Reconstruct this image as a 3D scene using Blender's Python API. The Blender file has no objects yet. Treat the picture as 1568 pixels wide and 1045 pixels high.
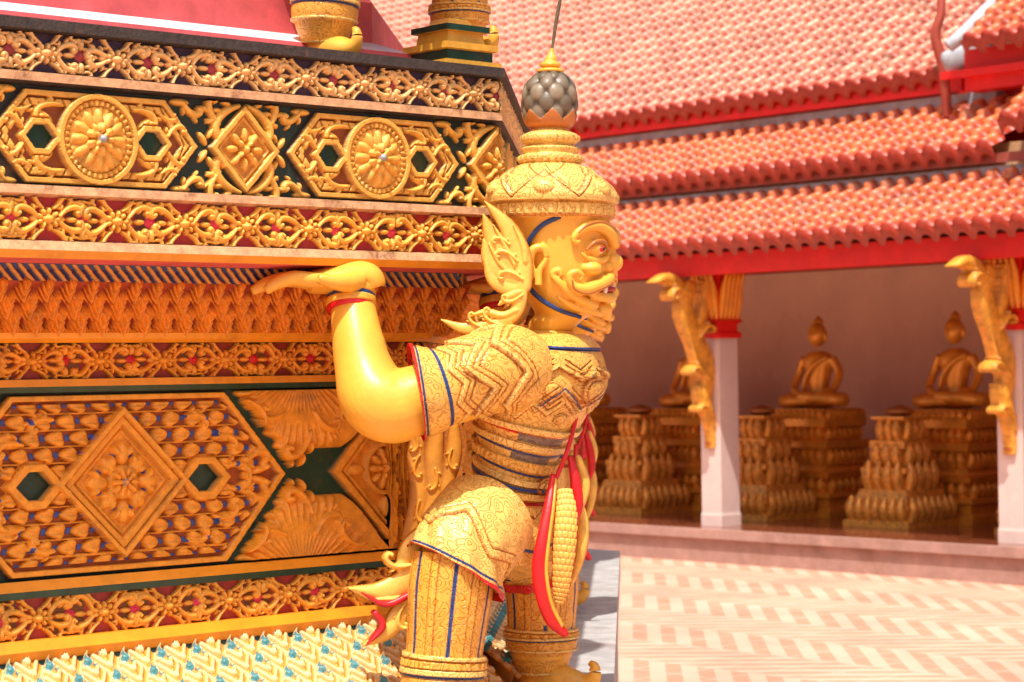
import bpy, bmesh, math, numpy as np
from mathutils import Vector, Matrix, Euler
rng=np.random.default_rng(5)
scene=bpy.context.scene
C=scene.collection
R_=math.radians
# ------------------------------------------------------------------ utils
def empty(name,loc=(0,0,0),rz=0,mat=None,scale=1):
    o=bpy.data.objects.new(name,None); C.objects.link(o)
    o.location=loc; o.rotation_euler=(0,0,rz); o.scale=(scale,)*3
    if mat is not None: o.matrix_world=mat
    o.empty_display_size=.1
    return o
def obj(name,me,parent=None,mw=None):
    o=bpy.data.objects.new(name,me); C.objects.link(o)
    if parent: o.parent=parent
    if mw is not None: o.matrix_local=mw
    return o
def mesh(name,verts,faces,mat=None,cols=None,smooth=True,fm=None):
    me=bpy.data.meshes.new(name)
    verts=np.asarray(verts,dtype=float).reshape(-1,3)
    if isinstance(faces,np.ndarray): faces=faces.tolist()
    me.from_pydata(verts.tolist(),[],faces)
    if cols is not None:
        a=me.color_attributes.new('Col','FLOAT_COLOR','POINT')
        c=np.ones((len(verts),4)); c[:,:3]=np.asarray(cols).reshape(-1,3)
        a.data.foreach_set('color',c.ravel())
    me.polygons.foreach_set('use_smooth',[smooth]*len(me.polygons))
    if mat is not None:
        for m in (mat if isinstance(mat,list) else [mat]): me.materials.append(m)
    if fm is not None: me.polygons.foreach_set('material_index',fm)
    me.update()
    return me
def gridfaces(ny,nx,wrap=False):
    idx=np.arange(ny*nx).reshape(ny,nx)
    if wrap: idx=np.concatenate([idx,idx[:,:1]],1)
    return np.stack([idx[:-1,:-1],idx[:-1,1:],idx[1:,1:],idx[1:,:-1]],-1).reshape(-1,4)
def nrm(v): return v/np.maximum(np.linalg.norm(v,axis=-1,keepdims=True),1e-9)
def crom(P,n):
    P=np.asarray(P,float)
    if P.ndim==1: P=P[:,None]
    m=len(P); t=np.linspace(0,m-1,n); i=np.clip(t.astype(int),0,m-2); f=(t-i)[:,None]
    Q=np.vstack([2*P[0]-P[1],P,2*P[-1]-P[-2]])
    p0,p1,p2,p3=Q[i],Q[i+1],Q[i+2],Q[i+3]
    return .5*((2*p1)+(-p0+p2)*f+(2*p0-5*p1+4*p2-p3)*f*f+(-p0+3*p1-3*p2+p3)*f**3)
def loft(cs,ra,rb,A,B,nu,nv,expo=1.0):
    c=crom(cs,nv); a=crom(ra,nv); b=crom(rb,nv)
    th=np.linspace(-math.pi,math.pi,nu,endpoint=False)
    ct=np.cos(th); st=np.sin(th)
    D=ct[None,:,None]*a[:,None,:]*np.asarray(A)+st[None,:,None]*b[:,None,:]*np.asarray(B)
    return c[:,None,:]+D, nrm(D), th
def tube(pts,ra,rb=None,ref=(0,0,1),nu=28,nv=60):
    rb=ra if rb is None else rb
    c=crom(pts,nv); a=crom(ra,nv); b=crom(rb,nv)
    T=nrm(np.gradient(c,axis=0)); ref=np.asarray(ref,float)
    A=nrm(ref-(T@ref)[:,None]*T); B=np.cross(T,A)
    th=np.linspace(-math.pi,math.pi,nu,endpoint=False)
    D=np.cos(th)[None,:,None]*(a*A)[:,None,:]+np.sin(th)[None,:,None]*(b*B)[:,None,:]
    return c[:,None,:]+D, nrm(D), th
def closed(G):
    nv,nu=G.shape[:2]; V=G.reshape(-1,3)
    F=gridfaces(nv,nu,True).tolist()
    F.append(list(range(nu))[::-1]); F.append([ (nv-1)*nu+i for i in range(nu)])
    return V,F
def ell(c,r,rot=None,n=20):
    t=np.linspace(.02,math.pi-.02,n//2+2); p=np.linspace(0,2*math.pi,n,endpoint=False)
    G=np.stack([np.sin(t)[:,None]*np.cos(p)*r[0],np.sin(t)[:,None]*np.sin(p)*r[1],np.cos(t)[:,None]*np.ones(n)*r[2]],-1)
    if rot is not None: G=G@np.array(Euler(rot).to_matrix()).T
    return closed(G+np.asarray(c))
def joinvf(parts):
    V=[];F=[];o=0
    for v,f in parts:
        V.append(np.asarray(v)); F+= [[i+o for i in q] for q in (f.tolist() if isinstance(f,np.ndarray) else f)]; o+=len(v)
    return np.vstack(V),F
def fuse(name,parts,voxel,mat,iters=4):
    V,F=joinvf(parts); me=mesh(name+'_raw',V,F)
    o=obj('tmp',me); m=o.modifiers.new('r','REMESH'); m.mode='VOXEL'; m.voxel_size=voxel
    if iters:
        s=o.modifiers.new('s','SMOOTH'); s.iterations=iters; s.factor=.5
    dg=bpy.context.evaluated_depsgraph_get(); dg.update()
    me2=bpy.data.meshes.new_from_object(o.evaluated_get(dg)); me2.name=name
    bpy.data.objects.remove(o)
    me2.materials.clear(); me2.materials.append(mat)
    me2.polygons.foreach_set('use_smooth',[True]*len(me2.polygons))
    return me2
def box(x0,x1,y0,y1,z0,z1):
    v=[(x,y,z) for z in (z0,z1) for y in (y0,y1) for x in (x0,x1)]
    f=[[0,2,3,1],[4,5,7,6],[0,1,5,4],[2,6,7,3],[0,4,6,2],[1,3,7,5]]
    return np.array(v,float),f
def sstep(x,a,b):
    t=np.clip((x-a)/(b-a),0,1); return t*t*(3-2*t)
def mixc(a,b,t):
    return np.asarray(a)*(1-t[...,None])+np.asarray(b)*t[...,None]
# ------------------------------------------------------------------ materials
def newmat(name):
    m=bpy.data.materials.new(name); m.use_nodes=True; nt=m.node_tree; b=nt.nodes['Principled BSDF']; return m,nt,b
def N(nt,t,**k):
    n=nt.nodes.new(t)
    for a,v in k.items(): setattr(n,a,v)
    return n
def paint(name,color=None,attr=False,rough=.4,metal=0.,nscale=30,nvar=.25,bump=.15,bscale=120,carved=False,cscale=40,grime=0.3,spec=.5,cstr=.7):
    m,nt,b=newmat(name); L=nt.links
    tc=N(nt,'ShaderNodeTexCoord')
    if attr:
        a=N(nt,'ShaderNodeAttribute'); a.attribute_name='Col'; src=a.outputs['Color']
    else:
        a=N(nt,'ShaderNodeRGB'); a.outputs[0].default_value=(*color,1); src=a.outputs[0]
    n1=N(nt,'ShaderNodeTexNoise'); n1.inputs['Scale'].default_value=nscale; n1.inputs['Detail'].default_value=4; n1.inputs['Roughness'].default_value=.65
    L.new(tc.outputs['Object'],n1.inputs['Vector'])
    mr=N(nt,'ShaderNodeMapRange'); mr.inputs[1].default_value=.3; mr.inputs[2].default_value=.7; mr.inputs[3].default_value=1-nvar; mr.inputs[4].default_value=1+nvar*.35
    L.new(n1.outputs[0],mr.inputs[0])
    mx=N(nt,'ShaderNodeMix',data_type='RGBA',blend_type='MULTIPLY'); mx.inputs[0].default_value=1
    L.new(src,mx.inputs[6]); L.new(mr.outputs[0],mx.inputs[7]); out=mx.outputs[2]
    n3=N(nt,'ShaderNodeTexNoise'); n3.inputs['Scale'].default_value=nscale*.22; n3.inputs['Detail'].default_value=7; n3.inputs['Roughness'].default_value=.75
    L.new(tc.outputs['Object'],n3.inputs['Vector'])
    r3=N(nt,'ShaderNodeMapRange'); r3.inputs[1].default_value=.56; r3.inputs[2].default_value=.68; r3.inputs[4].default_value=grime
    L.new(n3.outputs[0],r3.inputs[0])
    mg=N(nt,'ShaderNodeMix',data_type='RGBA'); mg.inputs[7].default_value=(.20,.08,.03,1)
    L.new(r3.outputs[0],mg.inputs[0]); L.new(out,mg.inputs[6]); out=mg.outputs[2]
    n2=N(nt,'ShaderNodeTexNoise'); n2.inputs['Scale'].default_value=bscale; n2.inputs['Detail'].default_value=3
    L.new(tc.outputs['Object'],n2.inputs['Vector'])
    bp=N(nt,'ShaderNodeBump'); bp.inputs['Strength'].default_value=bump; bp.inputs['Distance'].default_value=.004
    L.new(n2.outputs[0],bp.inputs['Height']); nout=bp.outputs[0]
    if carved:
        nz=N(nt,'ShaderNodeTexNoise'); nz.inputs['Scale'].default_value=22
        L.new(tc.outputs['Object'],nz.inputs['Vector'])
        ad=N(nt,'ShaderNodeMix',data_type='RGBA',blend_type='LINEAR_LIGHT'); ad.inputs[0].default_value=.022
        L.new(tc.outputs['Object'],ad.inputs[6]); L.new(nz.outputs[1],ad.inputs[7])
        vo=N(nt,'ShaderNodeTexVoronoi'); vo.inputs['Scale'].default_value=cscale
        L.new(ad.outputs[2],vo.inputs['Vector'])
        mu=N(nt,'ShaderNodeMath',operation='MULTIPLY'); mu.inputs[1].default_value=21
        L.new(vo.outputs['Distance'],mu.inputs[0])
        si=N(nt,'ShaderNodeMath',operation='SINE'); L.new(mu.outputs[0],si.inputs[0])
        g=N(nt,'ShaderNodeMapRange'); g.inputs[1].default_value=-1; g.inputs[2].default_value=-.6
        L.new(si.outputs[0],g.inputs[0])
        b2=N(nt,'ShaderNodeBump'); b2.inputs['Strength'].default_value=cstr; b2.inputs['Distance'].default_value=.003
        L.new(g.outputs[0],b2.inputs['Height']); L.new(nout,b2.inputs['Normal']); nout=b2.outputs[0]
        m2=N(nt,'ShaderNodeMix',data_type='RGBA'); 
        m3=N(nt,'ShaderNodeMix',data_type='RGBA',blend_type='MULTIPLY'); m3.inputs[0].default_value=1; m3.inputs[7].default_value=(.88,.66,.40,1)
        L.new(out,m3.inputs[6]); L.new(g.outputs[0],m2.inputs[0]); L.new(m3.outputs[2],m2.inputs[6]); L.new(out,m2.inputs[7]); out=m2.outputs[2]
    L.new(out,b.inputs['Base Color']); L.new(nout,b.inputs['Normal'])
    b.inputs['Roughness'].default_value=rough; b.inputs['Metallic'].default_value=metal
    b.inputs['Specular IOR Level'].default_value=spec
    return m
GOLD=(.86,.44,.05); GOLDP=(.88,.51,.10); ORNG=(.92,.37,.028); HI=(.93,.62,.17)
M_relief=paint('carved_painted_plaster',attr=True,rough=.42,nscale=45,nvar=.25,bump=.35,bscale=260,grime=.4)
M_skin=paint('gold_enamel_skin',(.90,.48,.06),rough=.36,nscale=14,nvar=.14,bump=.12,bscale=70,grime=.22)
M_cloth=paint('gold_carved_cloth',attr=True,rough=.38,nscale=30,nvar=.2,bump=.2,bscale=160,carved=True,grime=.3)
M_attr=paint('painted_trim',attr=True,rough=.4,nscale=40,nvar=.2,bump=.15,bscale=150,grime=.25)
M_red=paint('red_enamel',(.70,.012,.015),rough=.4,nvar=.25,grime=.15)
M_blue=paint('blue_line_paint',(.015,.05,.18),rough=.35,nvar=.2,grime=.1)
BL=(.015,.055,.22)
M_gold=paint('gold_paint',GOLD,rough=.38,nvar=.25)
M_bud=paint('mirror_mosaic_bud',(.16,.12,.07),rough=.4,nscale=60,nvar=.5,bump=.5,bscale=200,grime=.4)
M_black=paint('weathered_black_edge',(.05,.035,.03),rough=.7,nscale=60,nvar=.5,bump=.6,grime=.5)
M_beige=paint('cream_lip',(.74,.40,.20),rough=.55,nscale=40,nvar=.4,bump=.4,bscale=150,grime=.9)
M_orange=paint('orange_gloss',(.90,.35,.02),rough=.36,nscale=14,nvar=.2,bump=.15,grime=.35)
M_green=paint('dark_green_glass',(.010,.055,.032),rough=.3,nvar=.5)
M_pinkw=paint('pink_white_plaster',(.78,.68,.72),rough=.6,nscale=10,nvar=.2,grime=.3)
M_pink=paint('pink_red_plaster',(.74,.12,.13),rough=.55,nscale=10,nvar=.3,grime=.3)
M_conc=paint('grey_concrete',(.46,.45,.44),rough=.85,nscale=12,nvar=.3,bump=.4,bscale=80,grime=.4,spec=.2)

# ------------------------------------------------------------------ relief tool
class Rel:
    def __init__(s,L,H,res=.0016,x0=0,z0=0):
        s.L,s.H=L,H; s.nx=int(round(L/res))+1; s.nz=max(int(round(H/res))+1,4)
        s.x=x0+np.linspace(0,L,s.nx); s.z=z0+np.linspace(0,H,s.nz)
        s.U,s.V=np.meshgrid(s.x,s.z); s.h=np.zeros_like(s.U); s.tag=np.zeros_like(s.U)
    def seg(s,a,b,wa,wb,hg,tag):
        w=max(wa,wb)
        i0,i1=np.searchsorted(s.x,[min(a[0],b[0])-w,max(a[0],b[0])+w]); j0,j1=np.searchsorted(s.z,[min(a[1],b[1])-w,max(a[1],b[1])+w])
        if i1<=i0 or j1<=j0: return
        U=s.U[j0:j1,i0:i1]; V=s.V[j0:j1,i0:i1]; dx,dz=b[0]-a[0],b[1]-a[1]; l2=dx*dx+dz*dz+1e-12
        t=np.clip(((U-a[0])*dx+(V-a[1])*dz)/l2,0,1); d=np.hypot(U-a[0]-t*dx,V-a[1]-t*dz); ww=wa+(wb-wa)*t
        val=hg*np.sqrt(np.clip(1-(d/ww)**2,0,1)); sub=s.h[j0:j1,i0:i1]; m=val>sub
        sub[m]=val[m]
        if tag is not None: s.tag[j0:j1,i0:i1][m]=tag
    def stroke(s,P,w0,w1,hg,tag=None,wm=None):
        n=len(P)-1
        for i in range(n):
            f=lambda t: (w0+(w1-w0)*t) if wm is None else (w0*(1-t)**2+2*wm*t*(1-t)+w1*t*t)
            s.seg(P[i],P[i+1],f(i/n),f((i+1)/n),hg,tag)
    def curl(s,x,z,ang,size,flip,w,hg,tag=None,turn=6.0,n=20,lobes=0,lw=1.):
        P=[(x,z)]; a=ang; st=size*2.3/n; A=[a]
        for i in range(n):
            t=i/n; a+=flip*turn*(.22+2.3*t*t)/n; q=st*(1.2-t*.92)
            P.append((P[-1][0]+math.cos(a)*q,P[-1][1]+math.sin(a)*q)); A.append(a)
        s.stroke(P,w*.55,w*.45,hg,tag,wm=w*1.35)
        s.seg(P[-1],P[-1],w*.7,w*.7,hg*1.2,tag)
        if lobes:
            for j in range(lobes):
                i=int(2+j*(n*.62)/lobes); aa=A[i]-flip*1.15
                q=w*1.25*lw
                s.dome(P[i][0]+math.cos(aa)*q,P[i][1]+math.sin(aa)*q,w*1.05*lw,w*.48*lw,hg*.85,A[i]-flip*.55,tag)
    def dome(s,cx,cz,rx,rz,hg,ang=0,tag=None,base=0):
        r=max(rx,rz); i0,i1=np.searchsorted(s.x,[cx-r,cx+r]); j0,j1=np.searchsorted(s.z,[cz-r,cz+r])
        if i1<=i0 or j1<=j0: return
        U=s.U[j0:j1,i0:i1]-cx; V=s.V[j0:j1,i0:i1]-cz; c,q=math.cos(ang),math.sin(ang)
        u=(U*c+V*q)/rx; v=(-U*q+V*c)/rz; e=1-u*u-v*v
        val=base+hg*np.sqrt(np.clip(e,0,1)); sub=s.h[j0:j1,i0:i1]; m=(e>0)&(val>sub); sub[m]=val[m]
        if tag is not None: s.tag[j0:j1,i0:i1][m]=tag
    def put(s,mask,val,tag=None,mode='max'):
        m=mask&(val>s.h) if mode=='max' else mask
        s.h[m]=(val+np.zeros_like(s.h))[m]
        if tag is not None: s.tag[m]=tag
    def rosette(s,cx,cz,r,hg,n=12,base=0,tag=0):
        for k in range(n):
            a=2*math.pi*k/n; s.dome(cx+math.cos(a)*r*.68,cz+math.sin(a)*r*.68,r*.34,r*.17,hg,a,tag,base)
        for k in range(n//2):
            a=2*math.pi*(k+.5)/(n//2); s.dome(cx+math.cos(a)*r*.36,cz+math.sin(a)*r*.36,r*.22,r*.13,hg*1.35,a,tag,base)
        s.dome(cx,cz,r*.2,r*.2,hg*1.7,0,tag,base)
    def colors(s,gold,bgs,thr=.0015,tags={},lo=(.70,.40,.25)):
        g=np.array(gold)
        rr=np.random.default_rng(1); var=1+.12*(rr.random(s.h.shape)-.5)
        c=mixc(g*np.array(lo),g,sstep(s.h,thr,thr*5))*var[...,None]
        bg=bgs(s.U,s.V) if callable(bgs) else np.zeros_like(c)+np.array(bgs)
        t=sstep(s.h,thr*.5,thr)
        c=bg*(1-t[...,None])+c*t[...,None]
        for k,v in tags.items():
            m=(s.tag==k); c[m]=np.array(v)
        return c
    def mesh(s,name,cols,mat,rep=1):
        x,h,c=s.x-s.x[0],s.h,cols
        if rep>1:
            x=np.concatenate([x[:-1]+i*s.L for i in range(rep)]+[[s.L*rep]])
            h=np.concatenate([h[:,:-1]]*rep+[h[:,:1]],1); c=np.concatenate([c[:,:-1]]*rep+[c[:,:1]],1)
        X,Z=np.meshgrid(x,s.z-s.z[0])
        return mesh(name,np.stack([X,-h,Z],-1),gridfaces(len(s.z),len(x)),mat,c)
# ------------------------------------------------------------------ camera / light
cam=bpy.data.cameras.new('camera'); co=bpy.data.objects.new('camera',cam); C.objects.link(co); scene.camera=co
cam.sensor_width=36; cam.lens=78.1; cam.clip_end=2000
co.matrix_world=Matrix.Translation((0,0,1.6))@Matrix.Rotation(R_(90.75),4,'X')@Matrix.Rotation(R_(-.85),4,'Z')
cam.dof.use_dof=True; cam.dof.focus_distance=4.9; cam.dof.aperture_fstop=8
w=bpy.data.worlds.new('World'); scene.world=w; w.use_nodes=True; nt=w.node_tree
sk=nt.nodes.new('ShaderNodeTexSky'); sk.sky_type='NISHITA'; sk.sun_disc=False
sunv=Vector((-.25,-1,0)).normalized(); el=R_(65); sunv=sunv*math.cos(el)+Vector((0,0,math.sin(el)))
sk.sun_elevation=el; sk.sun_rotation=math.atan2(sunv.x,sunv.y); sk.air_density=.8; sk.dust_density=7
nt.links.new(sk.outputs[0],nt.nodes['Background'].inputs[0]); nt.nodes['Background'].inputs[1].default_value=.14
sl=bpy.data.lights.new('sun','SUN'); sl.energy=5; sl.angle=R_(.6); sl.color=(1,.95,.87)
so=bpy.data.objects.new('sun',sl); C.objects.link(so); so.rotation_euler=(-sunv).to_track_quat('-Z','Y').to_euler()
scene.view_settings.view_transform='Standard'; scene.view_settings.look='None'; scene.view_settings.exposure=0

# ------------------------------------------------------------------ octagonal pedestal
A_=4.272; APO=A_/2*(1+math.sqrt(2)); PH=R_(42)
n1=np.array([math.sin(PH),-math.cos(PH)]); e1=np.array([-math.cos(PH),-math.sin(PH)])
K=np.array([-.03,5.15]); O=K+e1*A_/2-n1*APO
ped=empty('temple_pedestal',(O[0],O[1],0),0)
prof=[(-.70,2.66),(-.42,2.66,'pk'),(-.40,2.49,'pk'),(-.30,2.48,'pk'),(-.30,2.385,'pk'),(-.20,2.35,'pw'),(-.19,2.303,'pk'),(.0,2.303,'bk'),(.022,2.300,'bk'),(.024,2.278,'bk'),(.0,2.274,'bk'),(.0,2.197,'bk'),(.014,2.196,'bk'),(.016,2.178,'be'),(-.012,2.172,'bk'),
(-.012,1.976,'gr'),(.014,1.975,'bk'),(.018,1.958,'be'),(.0,1.952,'be'),(.0,1.868,'gr'),(.014,1.866,'be'),(.022,1.848,'be'),(.014,1.832,'or'),(-.09,1.828,'pk'),(-.10,1.80,'bl'),
(-.19,1.700,'or'),(-.168,1.698,'or'),(-.160,1.690,'or'),(-.163,1.678,'or'),(-.178,1.670,'or'),(-.195,1.669,'gr'),(-.195,1.596,'gr'),(-.175,1.595,'gr'),(-.170,1.580,'or'),(-.180,1.568,'gr'),(-.205,1.567,'gr'),
(-.205,1.186,'gr'),(-.180,1.185,'gr'),(-.166,1.165,'or'),(-.172,1.150,'gr'),(-.19,1.149,'gr'),(-.19,1.066,'gr'),(-.165,1.065,'or'),(-.150,1.045,'or'),(-.160,1.026,'or'),(-.170,1.022,'or'),(.01,.86,'or'),(.06,.858,'or'),(.06,.822,'or'),(.25,.820,'co'),(.25,.74,'co'),(.235,.738,'co'),(.235,-.1,'co')]
mats={'pw':M_pinkw,'pk':M_pink,'bk':M_black,'be':M_beige,'gr':M_green,'or':M_orange,'bl':M_blue,'co':M_conc}; mk=list(mats)
V=[];F=[];fm=[]
for i,p in enumerate(prof):
    rad=(APO+p[0])/math.cos(R_(22.5))
    for k in range(8):
        a=PH+R_(45)*k-R_(90)-R_(22.5); V.append((rad*math.cos(a),rad*math.sin(a),p[1]))
for i in range(len(prof)-1):
    for k in range(8):
        F.append([i*8+k,(i+1)*8+k,(i+1)*8+(k+1)%8,i*8+(k+1)%8]); fm.append(mk.index(prof[i+1][2]))
F.append(list(range(8))); fm.append(0)
obj('stepped_mouldings',mesh('mouldings',V,F,[mats[k] for k in mk],smooth=False,fm=fm),ped)
def face(k): return Matrix.Rotation(PH+R_(45)*k,4,'Z')
def place(me,name,start_s,length,rep,off,z,tilt=0,last=None,faces=range(-1,4)):
    for k in faces:
        for j in range(rep):
            s1=start_s+(j+1)*length
            sc=1.
            if last and j==rep-1: sc=last; s1=start_s+j*length+length*last
            m=face(k)@Matrix.Translation((A_/2-s1,-(APO+off),z))@Matrix.Rotation(tilt,4,'X')@Matrix.Diagonal((sc,1,1,1))
            obj(name,me,ped,m)
def frieze(name,H,n,bg,gold,flower,seed=0):
    L=1.424; unit=L/n; r=Rel(L,H,.0016); rg=np.random.default_rng(seed); J=rg.normal(0,1,(n,60))
    s=H/.08; cz=H/2
    for i in range(-1,n+1):
        j=J[i%n]; q=iter(np.tile(j,3)); jt=lambda a: a*next(q)
        cx=unit*(i+.5)+jt(.0015)
        for sx in (-1,1):
            for sz in (-1,1):
                r.curl(cx+sx*.026,cz+sz*.006*s,math.atan2(sz*1.1,sx*.9)+jt(.12),.040*s*(1+jt(.07)),-sx*sz,.0078*s,.014,lobes=3)
                r.curl(cx+sx*.012,cz+sz*.020*s,math.atan2(sz*.5,sx)+jt(.12),.030*s,sx*sz,.006*s,.012,turn=5,lobes=2)
                r.dome(cx+sx*.056,cz+sz*.022*s,.009,.004*s,.010,sx*sz*.8)
            r.dome(cx+sx*(unit*.34),cz+jt(.001),.014,.0058*s,.011,0)
            r.dome(cx+sx*.030,cz,.010,.007*s,.010,0)
        for k in range(9):
            a=2*math.pi*k/9+jt(.05); r.dome(cx+math.cos(a)*.020,cz+math.sin(a)*.0145*s,.0085,.0055,.015,a)
        r.dome(cx,cz,.013,.009*s,.021,tag=flower[1])
        dx=unit*i+jt(.001)
        for sz in (-1,1):
            r.dome(dx,cz+sz*.025*s,.008,.013*s,.013,0)
            for sx in (-1,1):
                r.curl(dx+sx*.003,cz+sz*.036*s,math.atan2(-sz*.5,sx),.018*s,sx*sz,.0045*s,.010,turn=5)
        r.dome(dx,cz,.013,.012*s,.005,0,tag=2); r.dome(dx,cz,.005,.005,.010,0,tag=2)
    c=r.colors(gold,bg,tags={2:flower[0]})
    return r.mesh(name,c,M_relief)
redbg=lambda c1,c2,f:(lambda U,V: mixc(c1,c2,(np.cos(U*2*math.pi/f)>0.15).astype(float)))
u9=1.424/9
fA=frieze('scroll_frieze',.075,9,redbg((.04,.015,.05),(.03,.015,.012),u9),(.88,.54,.20),((.40,.04,.06),None),1)
fB=frieze('scroll_frieze_red',.084,9,redbg((.42,.02,.02),(.12,.03,.012),u9),(.92,.48,.07),((.78,.04,.09),None),2)
fD=frieze('flower_frieze',.073,9,redbg((.38,.03,.012),(.20,.06,.012),u9),(.92,.36,.025),((.70,.015,.02),None),3)
fE=frieze('flower_frieze_low',.083,9,redbg((.44,.04,.03),(.20,.07,.012),u9),(.92,.42,.05),((.76,.04,.10),None),4)
place(fA,'scroll_frieze',0,1.424,3,.0015,2.198)
place(fB,'scroll_frieze_red',0,1.424,3,.0015,1.868)
place(fD,'flower_frieze',.085,1.424,3,-.1935,1.596,last=.88)
place(fE,'flower_frieze_low',.085,1.424,3,-.1885,1.066,last=.88)
def hexd(U,V,cx,cz,hu,hv,tip):
    u=abs(U-cx); v=abs(V-cz); return np.minimum(hv-v,(tip-(tip-hu)*v/hv-u)*.8)
def upper():
    L,H=.712,.194; r=Rel(L,H,.0016); cx,cz=L/2,H/2; U,V=r.U,r.V
    d=hexd(U,V,cx,cz,.160,H/2-.005,.240)
    r.put((d>0)&(d<.012),.013*np.ones_like(U))
    r.put((d>.016)&(d<.031)&((np.mod(U-cx+abs(V-cz)*.5,.019)<.0145)),.012+0*U)
    r.put((d>.031),.0025+0*U)
    for sx in (-1,1):
        for sz in (-1,1):
            r.curl(cx+sx*.085,cz+sz*.066,math.atan2(sz*.15,sx),.050,-sx*sz,.009,.017,lobes=3)
            r.curl(cx+sx*.165,cz+sz*.012,math.atan2(sz*1,sx*.5),.042,-sx*sz,.008,.016,lobes=2)
            r.curl(cx+sx*.150,cz+sz*.060,math.atan2(-sz*.6,sx*.8),.034,sx*sz,.007,.015)
            r.dome(cx+sx*.115,cz+sz*.040,.022,.008,.015,sx*sz*.6)
            r.dome(cx+sx*.19,cz+sz*.022,.018,.006,.014,-sx*sz*.9)
        hd=hexd(U,V,cx+sx*.128,cz,.014,.024,.034)
        r.put((hd>-.014),.005+0*U,0,'set'); r.put((hd>-.011)&(hd<0),.016+0*U); 
        m=hd>0; r.h[m]=-.010; r.tag[m]=3
    q=np.hypot(U-cx,V-cz)
    m=q<.091; r.h[m]=.006; r.tag[m]=0
    an=np.arctan2(V-cz,U-cx)
    r.h=np.where((q<.091)&(q>.080),.022,r.h); r.h=np.where((q<.078)&(q>.068),.013+.007*(np.sin(an*36)>0),r.h)
    r.h=np.where(q<.066,.013+.004*abs(np.sin(an*14)),r.h)
    r.rosette(cx,cz,.062,.013,12,.014); r.rosette(cx,cz,.034,.010,9,.024); r.dome(cx,cz,.009,.009,.014,base=.030,tag=4)
    for x0 in (0,L):
        D=abs(U-x0)/.088+abs(V-cz)/.092
        m=D<1; r.h[m]=.005; r.tag[m]=0
        r.h=np.where((D<1)&(D>.82),.020,r.h); r.h=np.where((D<.76)&(D>.68),.013,r.h)
        r.rosette(x0,cz,.046,.013,8,.009)
        s=-1 if x0 else 1
        for sz in (-1,1):
            for k in (s,-s):
                r.curl(x0+k*.012,cz+sz*.091,math.atan2(-sz*.25,k),.070,-k*sz,.012,.017,lobes=4)
                r.curl(x0+k*.062,cz+sz*.050,math.atan2(sz*.75,k*.9),.050,k*sz,.010,.016,lobes=3)
                r.curl(x0+k*.150,cz+sz*.090,math.atan2(-sz*.8,-k*.5),.040,-k*sz,.009,.015,lobes=2)
                r.dome(x0+k*.155,cz+sz*.090,.025,.008,.012,0)
                r.dome(x0+k*.100,cz+sz*.018,.018,.007,.013,k*sz*.9)
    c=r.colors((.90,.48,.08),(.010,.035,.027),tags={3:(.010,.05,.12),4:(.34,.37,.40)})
    m=(d>-.010)&(d<.0); c[m]=(.012,.010,.010); r.h[m]=0
    m=(d>.012)&(r.h<.003)&(r.tag!=3); c[m]=(.30,.08,.015)
    return r.mesh('rosette_panel',c,M_relief)
uP=upper(); place(uP,'rosette_panel',0,.712,6,-.0105,1.9755)
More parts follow.
